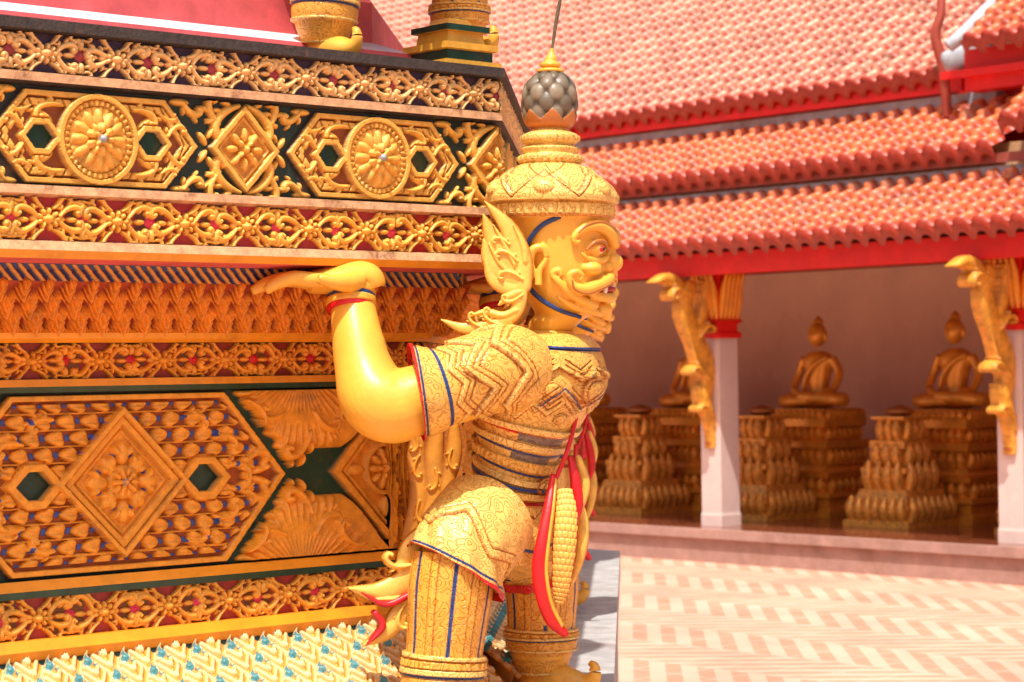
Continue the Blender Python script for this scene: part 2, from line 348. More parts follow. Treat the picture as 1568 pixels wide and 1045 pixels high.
def lower():
    L,H=1.424,.380; r=Rel(L,H,.0020); cz=H/2; U,V=r.U,r.V
    cx=L/2; d=hexd(U,V,cx,cz,.262,H/2-.004,.424)
    ins=d>0
    r.put((d>0)&(d<.014),.018+0*U)
    v=abs(V-cz); u=abs(U-cx)
    pr=.0345; row=np.floor((v-.012)/pr); fv=(v-.012)/pr-row
    uu=u+row*.026-.010*np.sin(fv*3.1)
    per=.058; fr=np.mod(uu,per)/per
    ww=.36*np.sqrt(np.clip(1-((fv-.42)/.44)**2,0,1))
    leaf=(abs(fr-.42)<ww)&(d>.020)&(v>.012)
    r.put(leaf,.005+.015*np.sqrt(np.clip(1-((fr-.42)/np.maximum(ww,.01))**2,0,1))*(.75+.25*(abs(fv-.42)>.14)))
    r.put((fr>.80)&(fr<.98)&(fv>.25)&(fv<.62)&(d>.02)&(v>.012),.0055+0*U,5)
    r.put((fv>.88)&(d>.02)&(v>.012),.009+0*U,0)
    for sx in (-1,1):
        for sz in (-1,1):
            for (a,b,s_,g) in ((.265,.022,.055,.35),(.235,.085,.050,.35),(.325,.035,.045,.9),(.165,.135,.045,.25)):
                r.curl(cx+sx*a,cz+sz*b,math.atan2(sz*g,sx),s_,-sx*sz,.0105,.022,lobes=3)
            r.dome(cx+sx*.36,cz+sz*.012,.03,.009,.018,sx*sz*.25)
        hd=hexd(U,V,cx+sx*.208,cz,.018,.028,.045)
        m=hd>-.022; r.h[m]=.006; r.tag[m]=0
        r.h=np.where((hd>-.018)&(hd<0),.022,r.h); m=hd>0; r.h[m]=-.014; r.tag[m]=3
    D=abs(U-cx)/.160+abs(V-cz)/.160
    m=D<1; r.h[m]=.008; r.tag[m]=0
    r.h=np.where((D<1)&(D>.90),.030,r.h); r.h=np.where((D<.88)&(D>.76),.022,r.h); r.h=np.where((D<.70)&(D>.64),.014,r.h)
    for k in range(8):
        a=math.pi/4*k; q=.068 if k%2==0 else .052
        r.dome(cx+math.cos(a)*q*.9,cz+math.sin(a)*q*.9,.026,.016,.016,a,0,.012)
        for s_ in (-1,1): r.dome(cx+math.cos(a+s_*.25)*q,cz+math.sin(a+s_*.25)*q,.013,.008,.018,a+s_*.6,0,.012)
        r.dome(cx+math.cos(a+.39)*.058,cz+math.sin(a+.39)*.058,.007,.007,.012,0,5,.004)
    q=np.hypot(U-cx,V-cz); r.h=np.where((q<.036),.022,r.h); r.tag[q<.036]=0
    r.rosette(cx,cz,.034,.010,10,.024); r.dome(cx,cz,.008,.008,.008,base=.030,tag=4)
    for x0 in (0,L):
        k=1 if x0==0 else -1; ux=(U-x0)*k
        D=abs(U-x0)/.158+abs(V-cz)/.165
        # acanthus leaf: body with lobed edge and radiating veins, plus volutes
        dc=-(.424-(.424-.262)*v/(H/2-.004)-u)*.8; dd=(D-1)*.114
        lobe=.5-.5*np.cos(v/.030*2*math.pi)
        mrg=np.minimum(dc-.022-.013*lobe, dd-.024-.013*lobe); ax=.226+.035*np.sin(v*22); 
        ang=np.arctan2(ux-.25,.235-v)
        mrg=np.minimum(mrg,v-.052); body=(mrg>0)&(v<H/2-.003)
        hb=.030*np.clip(mrg/.020,0,1)**.5*(.72+.28*np.cos(ang*26)**2)
        r.put(body,np.where(body,hb,0),0)
        for sz in (-1,1):
            X=lambda t: x0+k*t
            r.curl(X(.225),cz+sz*.090,math.atan2(-sz*1.0,k*.35),.064,-k*sz*-1,.0140,.036,turn=5.4,lobes=3,lw=1.2)
            r.curl(X(.215),cz+sz*.135,math.atan2(-sz*.9,-k*.55),.060,k*sz*-1,.0125,.038,turn=5.2,lobes=3,lw=1.2)
            r.curl(X(.30),cz+sz*.135,math.atan2(-sz*.5,k*.9),.052,k*sz,.0110,.040,turn=5.5)
            r.curl(X(.40),cz+sz*.165,math.atan2(-sz*.3,-k),.055,k*sz,.010,.042,turn=5.5)
            r.curl(X(.10),cz+sz*.170,math.atan2(-sz*.3,k),.055,-k*sz,.010,.042,turn=5.5)
        m=(D<1); r.h[m]=.006; r.tag[m]=0; r.h=np.where((D<1)&(D>.86),.024,r.h); r.h=np.where((D<.80)&(D>.72),.016,r.h)
        q=np.hypot(U-x0,V-cz); r.h=np.where((q<.062)&(q>.052),.020,r.h); r.rosette(x0,cz,.050,.012,10,.012)
        for kk in range(4):
            a=math.pi/2*kk; r.dome(x0+math.cos(a)*.088,cz+math.sin(a)*.088,.026,.014,.014,a,0,.008)
        m=(D<1.10)&(D>=1); r.h[m]=0
    c=r.colors(ORNG,(.010,.060,.03),tags={3:(.02,.10,.07),4:(.32,.30,.30),5:(.04,.10,.36)})  # ORNG: gold with the orange cast of the cornice's shade put into its colour
    inside=(r.h<=.0015)&ins&(r.tag==0); c[inside]=(.42,.10,.012)
    m=(d>-.018)&(d<0); r.h[m]=0; c[m]=(.010,.060,.03)
    m=(d>-.008)&(d<0); c[m]=(.015,.015,.015)
    return r.mesh('diamond_panel',c,M_relief)
lP=lower(); place(lP,'diamond_panel',.902-.712,1.424,3,-.2035,1.1865,last=.86)
for k in range(-1,4):
    m=face(k)@Matrix.Translation((A_/2-.1895,-(APO-.2035),1.1865))@Matrix.Diagonal((.073,1,1,1)); obj('diamond_panel_end',lP,ped,m)
def cove():
    unit=.052; H=.136; r=Rel(unit*4,H,.0017); U,V=r.U,r.V
    for j,(z0,hh,bs) in enumerate([(.0,.066,.014),(.038,.066,.009),(.080,.062,.003)][::-1]):
        off=.5*(j%2); x=np.mod(U/unit+off,1)-.5; y=(V-z0)/hh
        xx=x+.16*np.sin(y*3)
        wv=.5*np.clip(1-y,0,1)**.5*(1-.18*(np.sin(y*24)>.2))
        m=(y>=0)&(y<1)&(abs(xx)<wv)
        hv=bs+.012*(1-abs(xx)/np.maximum(wv,.01))+.006*np.sin((y*1.0-abs(xx)*1.5)*22)
        r.put(m,hv)
    c=mixc((.42,.05,.006),(.94,.33,.02),sstep(r.h,.002,.013))
    return r.mesh('flame_leaf_cove',c,M_relief,7)
cv=cove(); tl=math.atan2(.09,.10)
place(cv,'flame_leaf_cove',.055,1.4,3,-.186,1.700,tilt=tl,last=.97)
def teeth():
    r=Rel(.2,.034,.002); U,V=r.U,r.V; m=np.mod(U+V*.9,.025)<.011; r.put(m,.006+0*U); c=mixc((.015,.02,.12),(.75,.36,.05),m.astype(float)); return r.mesh('tooth_row',c,M_relief,7)
place(teeth(),'tooth_row',.045,1.4,3,-.094,1.793,last=.99)
def petals():
    unit=.0890; H=.247; r=Rel(unit*2,H,.0019); U,V=r.U,r.V
    r.tag[:]=1
    for (z0,hh,off,bs) in [(.156,.136,0,.0),(.108,.128,.5,.006),(.056,.132,0,.012),(.0,.132,.5,.018),(-.06,.132,0,.024)]:
        x=np.mod(U/unit+off,1)-.5; y=(V-z0)/hh
        wv=.56*np.clip(1-np.clip(y,0,1)**2.0,0,1)
        m=(y<1)&(abs(x)<wv)
        e=1-abs(x)/np.maximum(wv,.01)
        st=sstep(np.sin((y*1.0-abs(x)*1.1)*26),-.3,.3)
        val=bs+.008*np.sqrt(np.clip(e,0,1))+.007*st*(e>.15)+.006*(abs(x)<.04)
        m2=m&(val>r.h-.004); r.h[m2]=val[m2]; r.tag[m2]=2+st[m2]*.9; 
        tip=m2&(y>.74)&(e>.2)&(abs(x)>.02); r.tag[tip&(bs>.004)]=9
    c=mixc((.80,.34,.04),(.90,.66,.32),np.clip(r.tag-2,0,1)); c[r.tag==1]=(.05,.16,.16); c[r.tag==9]=(.06,.26,.28)
    return r.mesh('lotus_petals',c,M_relief,6)
tp=-math.atan2(.18,.162)
place(petals(),'lotus_petals',.04,6*.178,4,.014,.860,tilt=-abs(tp) ,last=.93)

# ------------------------------------------------------------------ guardian statue (yaksha)
k=5/3400
def P(px,py,w=0):
    q=1-w/3400; return np.array([(px-784)*q,-w,(567-py)*q])*k
def PL(*l): return [P(*a) for a in l]
def Rk(*l): return [a*k for a in l]
def dirs(deg): a=R_(deg); return np.array([math.cos(a),math.sin(a),0]),np.array([math.sin(a),-math.cos(a),0])
Fd,Rd=dirs(-25); Fh,Rh=dirs(-8)
parts_meshes=[]
def part(name,me): parts_meshes.append((name,me))
sk=[]
c=[(840,505),(845,520),(825,550),(820,600),(808,660),(786,730),(766,790),(762,840),(762,860)]
sk.append(closed(loft([P(*q) for q in c],Rk(34,40,62,76,62,50,70,74,50),Rk(34,50,100,110,86,72,105,110,70),Fd,Rd,40,60)[0]))
arm=PL((800,575,70),(750,580,112),(700,596,136),(640,612,150),(600,622,156),(573,606,154),(556,562,142),(547,520,128),(541,480,112),(537,448,98),(538,428,92))
sk.append(closed(tube(arm,Rk(40,48,50,51,55,54,43,38,34,31,30),ref=(0,-1,.01),nu=32,nv=80)[0]))
sk.append(ell(P(584,617,156),Rk(58,50,50)))
sk.append(ell(P(555,545,134),Rk(37,36,52)))
farm=PL((835,575,-100),(850,590,-150),(835,625,-205),(800,640,-235),(775,600,-235),(768,520,-225),(765,455,-215),(762,438,-212))
sk.append(closed(tube(farm,Rk(44,50,50,50,46,38,31,28),ref=(0,-1,.01),nu=24,nv=60)[0]))
def hand(wx,wy,ww,dx,dw,s=1.):
    D=np.array([dx,-dw,0.]); D/=np.linalg.norm(D); S=np.cross(D,[0,0,1.]); b=P(wx,wy,ww)
    if S[1]>0: S=-S
    q=lambda a,s_,z: b+(D*a*s+S*s_*s+np.array([0,0,z*s]))*k
    out=[]
    out.append(closed(tube([q(-14,0,-12),q(-8,0,4),q(16,0,8),q(50,2,2),q(84,4,-2)],Rk(28*s,34*s,38*s,44*s,44*s),Rk(27*s,27*s,25*s,22*s,17*s),ref=S,nu=28,nv=40)[0]))
    for sp,ln,dz in ((38,70,-4),(13,88,0),(-12,84,0),(-37,62,-2)):
        out.append(closed(tube([q(62,sp,-1),q(84,sp*1.08,1),q(84+ln*.4,sp*1.18,3),q(84+ln*.75,sp*1.24,-5),q(84+ln,sp*1.26,-17)],Rk(12*s,12.5*s,12*s,10.5*s,7.5*s),ref=(0,0,1),nu=16,nv=26)[0]))
    out.append(closed(tube([q(8,28,0),q(28,50,-4),q(50,66,-3),q(76,74,2)],Rk(16*s,14.5*s,12*s,8*s),ref=(0,0,1),nu=16,nv=24)[0]))
    return out
sk+=hand(552,432,92,-1,.20,.95)
sk+=hand(762,440,-212,-1,-.1,.6)
nl=PL((735,800,70),(700,860,125),(690,900,134),(684,960,138),(680,1000,138),(678,1040,140),(676,1085,140),(674,1112,140))
fl=PL((800,800,-70),(824,860,-140),(829,900,-152),(829,950,-158),(828,975,-158),(828,1000,-158),(828,1020,-158),(828,1034,-158))
for L_ in (nl,fl): sk.append(closed(tube(L_,Rk(60,56,54,52,48,50,38,34),ref=(1,0,0),nu=28,nv=60)[0]))
part('body',fuse('body',sk,.0038,M_skin,3))
for nm,(x,y,w_) in (('foot_near',(674,1112,140)),('foot_far',(828,1034,-158))):
    b=P(x,y,w_); q=lambda a,z,s_=0: b+(Fd*a+Rd*s_)*k+np.array([0,0,z])*k
    G=tube([q(-34,-4),q(-20,-2),q(10,-2),q(50,-8),q(78,-8),q(92,4),q(92,20),q(84,26)],Rk(14,28,32,24,16,11,8,4),Rk(18,30,34,28,18,11,8,4),ref=(0,0,1),nu=24,nv=50)[0]
    G[...,2]=np.maximum(G[...,2],(b[2]-22*k))
    part(nm,mesh(nm,*closed(G),M_gold))
# --- torso clothing
cl=[(512,842,28,34),(520,838,46,66),(536,830,64,108),(560,823,79,126),(595,821,86,130),(640,811,79,111),(690,796,63,90),(730,786,56,83),(762,774,64,100),(795,764,84,128),(830,762,92,142),(858,764,84,128)]
ys=[a[0] for a in cl]
G,Dn,th=loft([P(a[1],a[0]) for a in cl],Rk(*[a[2] for a in cl]),Rk(*[a[3] for a in cl]),Fd,Rd,420,460)
yy=crom(ys,460)[:,0][:,None]+0*th[None,:]; TH=th[None,:]+0*yy
tri=lambda x: 1-2*abs(np.mod(x,1)-.5)*1.0
h=np.zeros_like(yy); colr=np.zeros(yy.shape+(3,))+np.array(GOLDP)
def lay(mask,hh,cc=None):
    global h,colr
    h=h+mask*hh
    if cc is not None: colr[mask>.5]=cc
front=np.cos(TH)
GR_=(.50,.16,.015)
def plates(ybase,amp,nn,ph,hh,edge=4,blue=False):
    e=ybase+amp*tri(TH*nn/(2*math.pi)+ph); f=np.mod(TH*nn/(2*math.pi)+ph,1)-.5
    lay((yy<e)*1.,hh); colr[(yy-e<0)&(yy-e>-edge)]=HI; colr[(yy-e>0)&(yy-e<2.4)]=GR_
    for o_ in (9,17):
        g_=(abs(yy-(e-o_))<1.3)&(abs(f)<.36); h[g_]-=2; colr[g_]=GR_
    if blue: m_=(yy-e<-4)&(yy-e>-7.5); colr[m_]=BL
plates(556+8*front,20,10,0,7); plates(592+10*front,32,8,.3,6.5,blue=True); plates(622-6*front,18,12,.1,4)
e0_=530+6*front; lay((yy<e0_)*1.,4); colr[(abs(yy-e0_)<3)]=BL
ye=yy-22*front
hem=640
lay(((ye>hem)&(ye<hem+9))*1.,8.,HI); colr[(ye>hem+9)&(ye<hem+13)]=(.68,.02,.02)
lay((ye>hem+12)*1.,-4.)
for y0,wd,hh,cc in ((664,10,7,HI),(676,3.5,2,BL),(690,14,7,(.88,.48,.08)),(706,3.5,2,BL),(716,9,8,HI),(727,4.5,10,BL),(734,10,9,(.9,.52,.10)),(746,5,3,(.68,.02,.02))):
    lay(((ye>y0)&(ye<y0+wd))*1.,hh,cc)
m=((ye>690)&(ye<704)); h+=m*2.5*(np.sin(TH*40)>0)
mm=(ye>650)&(ye<662)&(TH>-.1)&(TH<1.15); colr[mm]=(.24,.18,.14)
mm=(ye>679)&(ye<689)&(TH>.1)&(TH<1.2); colr[mm]=(.24,.18,.14)
s1=782+20*tri(TH*9/(2*math.pi))-14*front; lay(((yy<s1)&(ye>750))*1.,7); colr[(yy>s1-1)&(yy<s1+2.5)]=GR_
s2=822+10*tri(TH*8/(2*math.pi))+10*front; lay(((yy<s2)&(yy>s1))*1.,4); colr[(yy>s2-5)&(yy<s2)]=BL
h+= ((yy>s2)*1.)*2.4*np.sin(TH*36)
for (t0,y0,rt,ry,hh) in ((0,600,.30,24,10),(.0,574,.5,9,7),(1.25,577,.22,17,8),(-1.25,577,.22,17,8),(0,745,.34,16,14),(1.3,762,.24,16,8),(.75,596,.16,14,8),(.45,640,.14,9,6),(1.9,600,.2,18,7)):
    q=1-((TH-t0)/rt)**2-((yy-y0)/ry)**2; lay(np.sqrt(np.clip(q,0,1)),hh)
    m=(q>0)&(q<.22); colr[m]=GR_; m=(abs(q-.5)<.06); h[m]-=1.5; colr[m]=GR_
h*=k
G=G+Dn*h[...,None]
part('carved_jacket',mesh('carved_jacket',*closed(G),M_cloth,colr))
def ribbon(name,pts,wd,mat,th_=4,ref=None,taper=None):
    n=len(pts); wl=[wd]*n if taper is None else [wd*t for t in taper]
    me=mesh(name,*closed(tube(PL(*pts),Rk(*wl),Rk(*[th_]*n),ref=(1,0,0) if ref is None else ref,nu=18,nv=70)[0]),mat); part(name,me)
def sleeve(name,pts,rad,nu,nv):
    G,Dn,th=tube(PL(*pts),Rk(*rad),ref=(0,-1,.01),nu=nu,nv=nv)
    t=np.linspace(0,1,nv)[:,None]+0*th[None,:]; T2=th[None,:]+0*t
    cc=np.zeros(t.shape+(3,))+np.array(GOLDP); h=np.zeros_like(t)
    cc[(t>.955)]=(.74,.015,.02); h+=(t>.955)*4.
    cc[(t>.91)&(t<.94)]=BL
    cc[(t>.70)&(t<.73)]=BL; h+=((t>.74)&(t<.90))*2.5
    for (b0,am,nn,ph,hh) in ((.24,.14,4,0.1,7),(.44,.13,5,.35,6),(.60,.07,7,.1,3)):
        e=b0+am*tri(T2*nn/(2*math.pi)+ph); h+=(t<e)*hh; cc[(t>e)&(t<e+.014)]=GR_; cc[(t<e)&(t>e-.02)]=HI
        for o_ in (.05,.09):
            m=abs(t-e+o_)<.006; h[m]-=1.5; cc[m]=GR_
    G=G+Dn*(h*k)[...,None]; V,F=closed(G); F=F[:-1]
    part(name,mesh(name,V,F,M_cloth,cc))
sleeve('sleeve_near',[(800,570,78),(772,566,104),(735,574,126),(692,588,142),(660,597,150),(636,601,153)],[46,52,53,55,62,69],190,200)
sleeve('sleeve_far',[(820,565,-80),(846,580,-140),(842,605,-180),(822,628,-215)],[52,58,58,62],60,60)
for nm,c0,r_ in (('wrist_band_near',(537,455,101),34),('wrist_band_far',(765,456,-215),31)):
    x,y,w_=c0
    for j,(dy,rr,mt) in enumerate(((-9,r_+2,M_gold),(0,r_+1.5,M_blue),(9,r_+3.5,M_gold),(16,r_+2,M_red))):
        G=tube(PL((x-.3*dy/6,y+dy-5,w_+dy*.35),(x,y+dy+5,w_+dy*.35+3)),Rk(rr,rr),ref=(0,-1,0.01),nu=32,nv=4)[0]
        part(nm+'_%d'%j,mesh(nm,*closed(G),mt))
def legshell(nm,L_,hemtilt,sgn):
    pts=L_; nu,nv=170,170
    G,Dn,th=tube(PL(*pts[0]),Rk(*pts[1]),ref=(1,0,0),nu=nu,nv=nv)
    t=np.linspace(0,1,nv)[:,None]+0*th[None,:]; T2=th[None,:]+0*t
    cc=np.zeros(t.shape+(3,))+np.array((.90,.56,.14)); h=2.6*np.sin(T2*9+t*3)*sstep(t,.2,.8)
    e=.45+.22*tri(T2*4/(2*math.pi)); h+=(t<e)*5; cc[(t>e)&(t<e+.015)]=GR_; m=abs(t-e+.08)<.008; h[m]-=1.5; cc[m]=GR_
    cc[t>.92]=(.74,.015,.02); cc[(t>.84)&(t<.875)]=BL; h=h+(t>.92)*4
    xs=np.cos(T2); G=G+Dn*(h*k)[...,None]; G[...,2]-= (hemtilt*k)*xs*sstep(t,.3,1)
    V,F=closed(G); part(nm,mesh(nm,V,F[:-1],M_cloth,cc))
legshell('shorts_near',([(745,792,62),(722,822,100),(703,850,124),(696,876,132)],[72,72,67,68]),24,1)
legshell('shorts_far',([(795,792,-62),(812,822,-110),(824,850,-140),(829,880,-150)],[70,70,62,60]),-8,1)
def trouser(nm,pts,rad):
    nu,nv=180,220
    G,Dn,th=tube(PL(*pts),Rk(*rad),ref=(1,0,0),nu=nu,nv=nv)
    t=np.linspace(0,1,nv)[:,None]+0*th[None,:]; T2=th[None,:]+0*t
    cc=np.zeros(t.shape+(3,))+np.array((.88,.44,.06)); h=0*t
    st=abs(np.mod(T2*6/(2*math.pi)+.1,1)-.5); up=t<.50
    cc[(st<.038)&up]=BL; h-=((st<.042)&up)*1.2; h+=((st>.40)&up)*1.5; cc[(abs(st-.40)<.012)&up]=GR_
    for a,b,hh,c_ in ((.50,.525,7,HI),(.53,.57,5,(.86,.42,.06)),(.575,.60,7,HI),(.60,.615,2,BL),(.62,.70,3,(.86,.42,.06)),(.70,.72,6,HI),(.95,.99,6,HI)):
        m=(t>a)&(t<b); h+=m*hh; cc[m]=c_
    h+=((t>.53)&(t<.57))*2.5*(np.sin(T2*22)>0)
    G=G+Dn*(h*k)[...,None]; part(nm,mesh(nm,*closed(G),M_cloth,cc))
trouser('trouser_near',[(696,850,130),(690,900,134),(684,960,138),(680,1000,138),(677,1050,140),(675,1090,140),(674,1108,140)],[60,61,57,55,58,46,38])
trouser('trouser_far',[(829,850,-150),(829,890,-152),(829,930,-158),(828,960,-158),(828,985,-158),(828,1012,-158),(828,1030,-158)],[56,58,55,53,54,45,38])
# --- sashes
ribbon('red_sash',[(846,728,56),(840,775,82),(830,830,100),(826,870,104),(832,915,104),(846,950,100),(866,972,94)],9,M_red,6,taper=[.5,.9,1.1,1.4,1.3,1.2,.6])
ribbon('red_sash_trim',[(850,735,58),(846,780,84),(838,840,102),(836,880,106),(844,925,106),(860,958,98)],3,M_gold,6)
ribbon('red_sash_short',[(872,700,36),(880,735,44),(884,775,46),(878,805,44)],8,M_red,5,taper=[.5,1,1,.3])
ribbon('jacket_seam',[(884,610,24),(880,645,34),(868,690,46),(850,735,56)],3.5,M_red,4)
def apron():
    pts=[(864,750,62),(866,785,76),(864,825,84),(861,865,86),(858,900,84),(855,925,82)]
    G,Dn,th=tube(PL(*pts),Rk(10,16,17,15,12,5),Rk(6,8,8,7,6,4),ref=(1,0,0),nu=120,nv=200)
    t=np.linspace(0,1,200)[:,None]+0*th[None,:]; T2=th[None,:]+0*t
    row=np.floor(t*20); x=T2*12/(2*math.pi)+.5*np.mod(row,2); f=t*20-row; d_=np.hypot((np.mod(x,1)-.5)*1.1,(f-.3)*.9)
    h=1.6*np.sqrt(np.clip(1-(d_/.55)**2,0,1)); cc=np.zeros(t.shape+(3,))+np.array((.90,.52,.10)); cc[d_>.56]=(.70,.30,.04); ed=abs(np.cos(T2))
    cc[(ed>.96)]=(.68,.02,.03)
    G=G+Dn*(h*k)[...,None]; part('apron',mesh('apron',*closed(G),M_attr,cc))
apron()
# --- head
hs=[(506,842,34,36),(492,850,40,42),(482,862,44,46),(470,866,53,56),(450,865,64,66),(425,861,70,73),(400,858,73,76),(370,856,75,78),(345,854,79,81),(325,848,80,82),(300,846,60,62)]
hp=[closed(loft([P(a[1],a[0]) for a in hs],Rk(*[a[2] for a in hs]),Rk(*[a[3] for a in hs]),Fh,Rh,56,90)[0])]
HR=R_(-8)
def hpnt(a,s_,py,cx=857):
    b=P(cx,py,0); return b+(Fh*a+Rh*s_)*k
def he(a,s_,py,ra,rs,rz,rot=0,tilt=0):
    V,F=ell((0,0,0),Rk(ra,rs,rz)); m=np.array((Matrix.Rotation(HR+rot,3,'Z')@Matrix.Rotation(tilt,3,'Y'))).T
    return (V@m+hpnt(a,s_,py),F)
def tb(pts,*r,nu=12,nv=30): return closed(tube([hpnt(*p) for p in pts],Rk(*r),nu=nu,nv=nv)[0])
hp+=[he(80,0,403,17,15,15),he(72,0,386,14,9,20,tilt=-.3),he(70,15,410,13,10,10),he(70,-15,410,13,10,10)]
hp.append(he(70,0,350,12,36,10)); hp.append(he(76,0,367,10,14,8))
MOU=[(80,10,424),(77,28,430),(62,50,440),(45,66,446),(28,75,440),(24,78,426),(34,76,420),(42,72,426),(38,73,433)]
BRO=[(84,8,378),(80,26,362),(65,48,350),(45,68,354),(31,77,367),(32,77,376),(39,74,374)]
for s_ in (1,-1):
    mr_=lambda L_: [(a,s_*b,c) for a,b,c in L_]
    hp.append(he(55,s_*46,384,17,17,13,rot=-s_*.8))
    hp.append(tb(mr_(BRO),7,10,9.5,7.5,5.5,4,3,nv=44))
    hp.append(tb(mr_([(76,16,390),(71,34,400),(55,57,401),(40,67,392)]),3,5,5,2.5))
    hp.append(he(50,s_*48,414,20,19,12,rot=-s_*.7))
    hp.append(tb(mr_(MOU),5,9,10,9,7,6,5,4,3,nv=54))
    hp.append(tb(mr_([(80,0,456),(73,22,457),(57,44,454),(44,58,448)]),8,8,6.5,3))
    # curled beard along the jaw
    hp.append(tb(mr_([(60,34,470),(44,54,464),(24,66,452),(8,73,436),(-2,75,424),(6,76,418),(11,75,426)]),5,7,6.5,6,5,4,3,nv=44))
    hp.append(tb(mr_([(66,8,482),(56,30,479),(38,47,474),(20,58,467),(4,63,456)]),4,6,6.5,5,3))
    hp.append(closed(tube([hpnt(-30,s_*76,428),hpnt(-36,s_*80,408),hpnt(-32,s_*80,388),hpnt(-18,s_*78,384),hpnt(-12,s_*77,400),hpnt(-22,s_*78,418),hpnt(-24,s_*78,440)],Rk(6,7,7,6,4,5,7),nu=12,nv=40)[0]))
hp.append(he(74,0,430,9,18,5)); hp.append(he(62,0,474,19,22,13)); hp.append(he(70,0,480,10,10,11))
part('head',fuse('head',hp,.0018,M_skin,1))
M_eye=paint('eye_white',(.85,.80,.70),rough=.2,nvar=.05,grime=0)
M_pupil=paint('pupil_black',(.01,.01,.01),rough=.15,nvar=.05,grime=0)
M_lin=paint('brown_outline',(.46,.16,.025),rough=.4,nvar=.1,grime=0)
for s_ in (1,-1):
    mr_=lambda L_: [(a,s_*b,c) for a,b,c in L_]
    part('eye_white',mesh('eye',*he(62,s_*49,385,10,12,8,rot=-s_*.8),M_eye))
    part('eye_iris',mesh('iris',*he(68.5,s_*52.5,385,5,6,5,rot=-s_*.8),M_red))
    part('eye_pupil',mesh('pupil',*he(71.5,s_*54,385,2.8,3,3,rot=-s_*.8),M_pupil))
    part('lid',mesh('lid',*tb(mr_([(77,30,388),(73,44,375),(61,61,375),(47,69,388)]),2,3.8,3.6,1.6),M_lin))
    part('brow_line',mesh('brow_line',*tb([(a+6,s_*(b+3),c-5) for a,b,c in BRO[:5]],1.2,2.8,2.8,2.4,1),M_lin))
    part('moustache_line',mesh('moustache_line',*tb([(a+4,s_*(b+5),c+6) for a,b,c in MOU[:6]],1.2,2.4,2.6,2.4,2,1.2,nv=44),M_lin))
    part('mask_line',mesh('mask_line',*tb([(10,s_*82,337),(-20,s_*80,352),(-42,s_*70,380),(-44,s_*66,410),(-40,s_*62,440),(-22,s_*64,460),(6,s_*58,477),(36,s_*38,487)],3.8,3.8,3.8,3.8,3.8,3.8,3.4,3,nv=80),M_blue))
    part('fang',mesh('fang',*tb(mr_([(70,28,452),(73,30,443),(72,31,431)]),4.2,3.4,.8,nu=8,nv=8),M_eye))
part('mouth',mesh('mouth',*tb([(50,50,445),(72,24,444.5),(80,0,443),(72,-24,444.5),(50,-50,445)],3,5,5.2,5,3,nv=50),paint('mouth_red',(.40,.02,.015),nvar=.1)))
part('teeth',mesh('teeth',*tb([(60,38,442.5),(75,20,442),(82,0,441),(75,-20,442),(60,-38,442.5)],2,2.8,2.8,2.8,2,nv=50),M_eye))
# --- crown
cr=[(338,846,88),(334,846,93),(318,845,94),(314,845,90),(304,845,91),(296,844,88),(284,843,82),(270,842,70),(258,842,56),(252,842,46),(249,842,49),(240,842,49),(237,842,42),(228,842,44),(224,842,36),(217,842,43),(208,842,43),(203,842,34),(197,842,26),(192,842,30)]
nv,nu=300,260
G,Dn,th=loft([P(a[1],a[0]) for a in cr],Rk(*[a[2] for a in cr]),Rk(*[a[2] for a in cr]),Fh,Rh,nu,nv)
yy=crom([a[0] for a in cr],nv)[:,0][:,None]+0*th[None,:]; TH=th[None,:]+0*yy
h=np.zeros_like(yy); cc=np.zeros(yy.shape+(3,))+np.array((.90,.58,.15))
b=(yy<333)&(yy>316); h+=b*2.5*(np.sin(TH*44)>0); cc[(yy<337)&(yy>333)]=(.7,.3,.05)
dz=(yy<312)&(yy>255)
e=302-44*tri(TH*6/(2*math.pi)); h+=dz*(yy>e)*7; cc[dz&(yy>e-2.5)&(yy<e)]=GR_
m=dz&(abs(yy-e-7)<1.4); h[m]-=2; cc[m]=GR_
e=280-24*tri(TH*6/(2*math.pi)+.5); h+=dz*(yy>e)*5; cc[dz&(yy>e-2)&(yy<e)]=GR_
q=((np.mod(TH*6/(2*math.pi),1)-.5)/.16)**2+((yy-290)/12)**2; h+=dz*7*np.sqrt(np.clip(1-q,0,1))
b=((yy<247)&(yy>241))|((yy<216)&(yy>209)); h+=b*2.2*(np.sin(TH*26)>0)
G=G+Dn*(h*k)[...,None]
part('crown_helmet',mesh('crown_helmet',*closed(G),M_cloth,cc))
cr=[(197,842,24),(190,841,33),(170,841,39),(150,841,40),(132,841,36),(118,842,26),(111,842,16)]
G,Dn,th=loft([P(a[1],a[0]) for a in cr],Rk(*[a[2] for a in cr]),Rk(*[a[2] for a in cr]),Fh,Rh,160,120)
yy=crom([a[0] for a in cr],120)[:,0][:,None]+0*th[None,:]; TH=th[None,:]+0*yy
x=TH*8/(2*math.pi); v=(yy-110)/17
h=2.2*abs(np.sin(math.pi*(x+v*.5)))*1.0+2.2*abs(np.sin(math.pi*(x-v*.5)))
cc=mixc((.10,.07,.04),(.27,.22,.15),sstep(h,1.0,3.2)); rr=(np.floor(x+v*.5)*7+np.floor(x-v*.5)*3)%5/5; cc*= (.45+.75*rr)[...,None]
e=186-16*tri(TH*7/(2*math.pi)); m=yy>e; h=np.where(m,5,h); cc[m]=(.55,.18,.04)
G=G+Dn*(h*k)[...,None]; part('crown_bud',mesh('crown_bud',*closed(G),M_attr,cc))
cr=[(113,842,14),(111,842,20),(107,842,20),(104,842,13),(101,842,16),(97,842,15),(94,842,10),(88,843,8),(80,844,4),(74,845,2.5)]
part('crown_finial',mesh('crown_finial',*closed(loft([P(a[1],a[0]) for a in cr],Rk(*[a[2] for a in cr]),Rk(*[a[2] for a in cr]),Fh,Rh,32,120)[0]),M_gold))
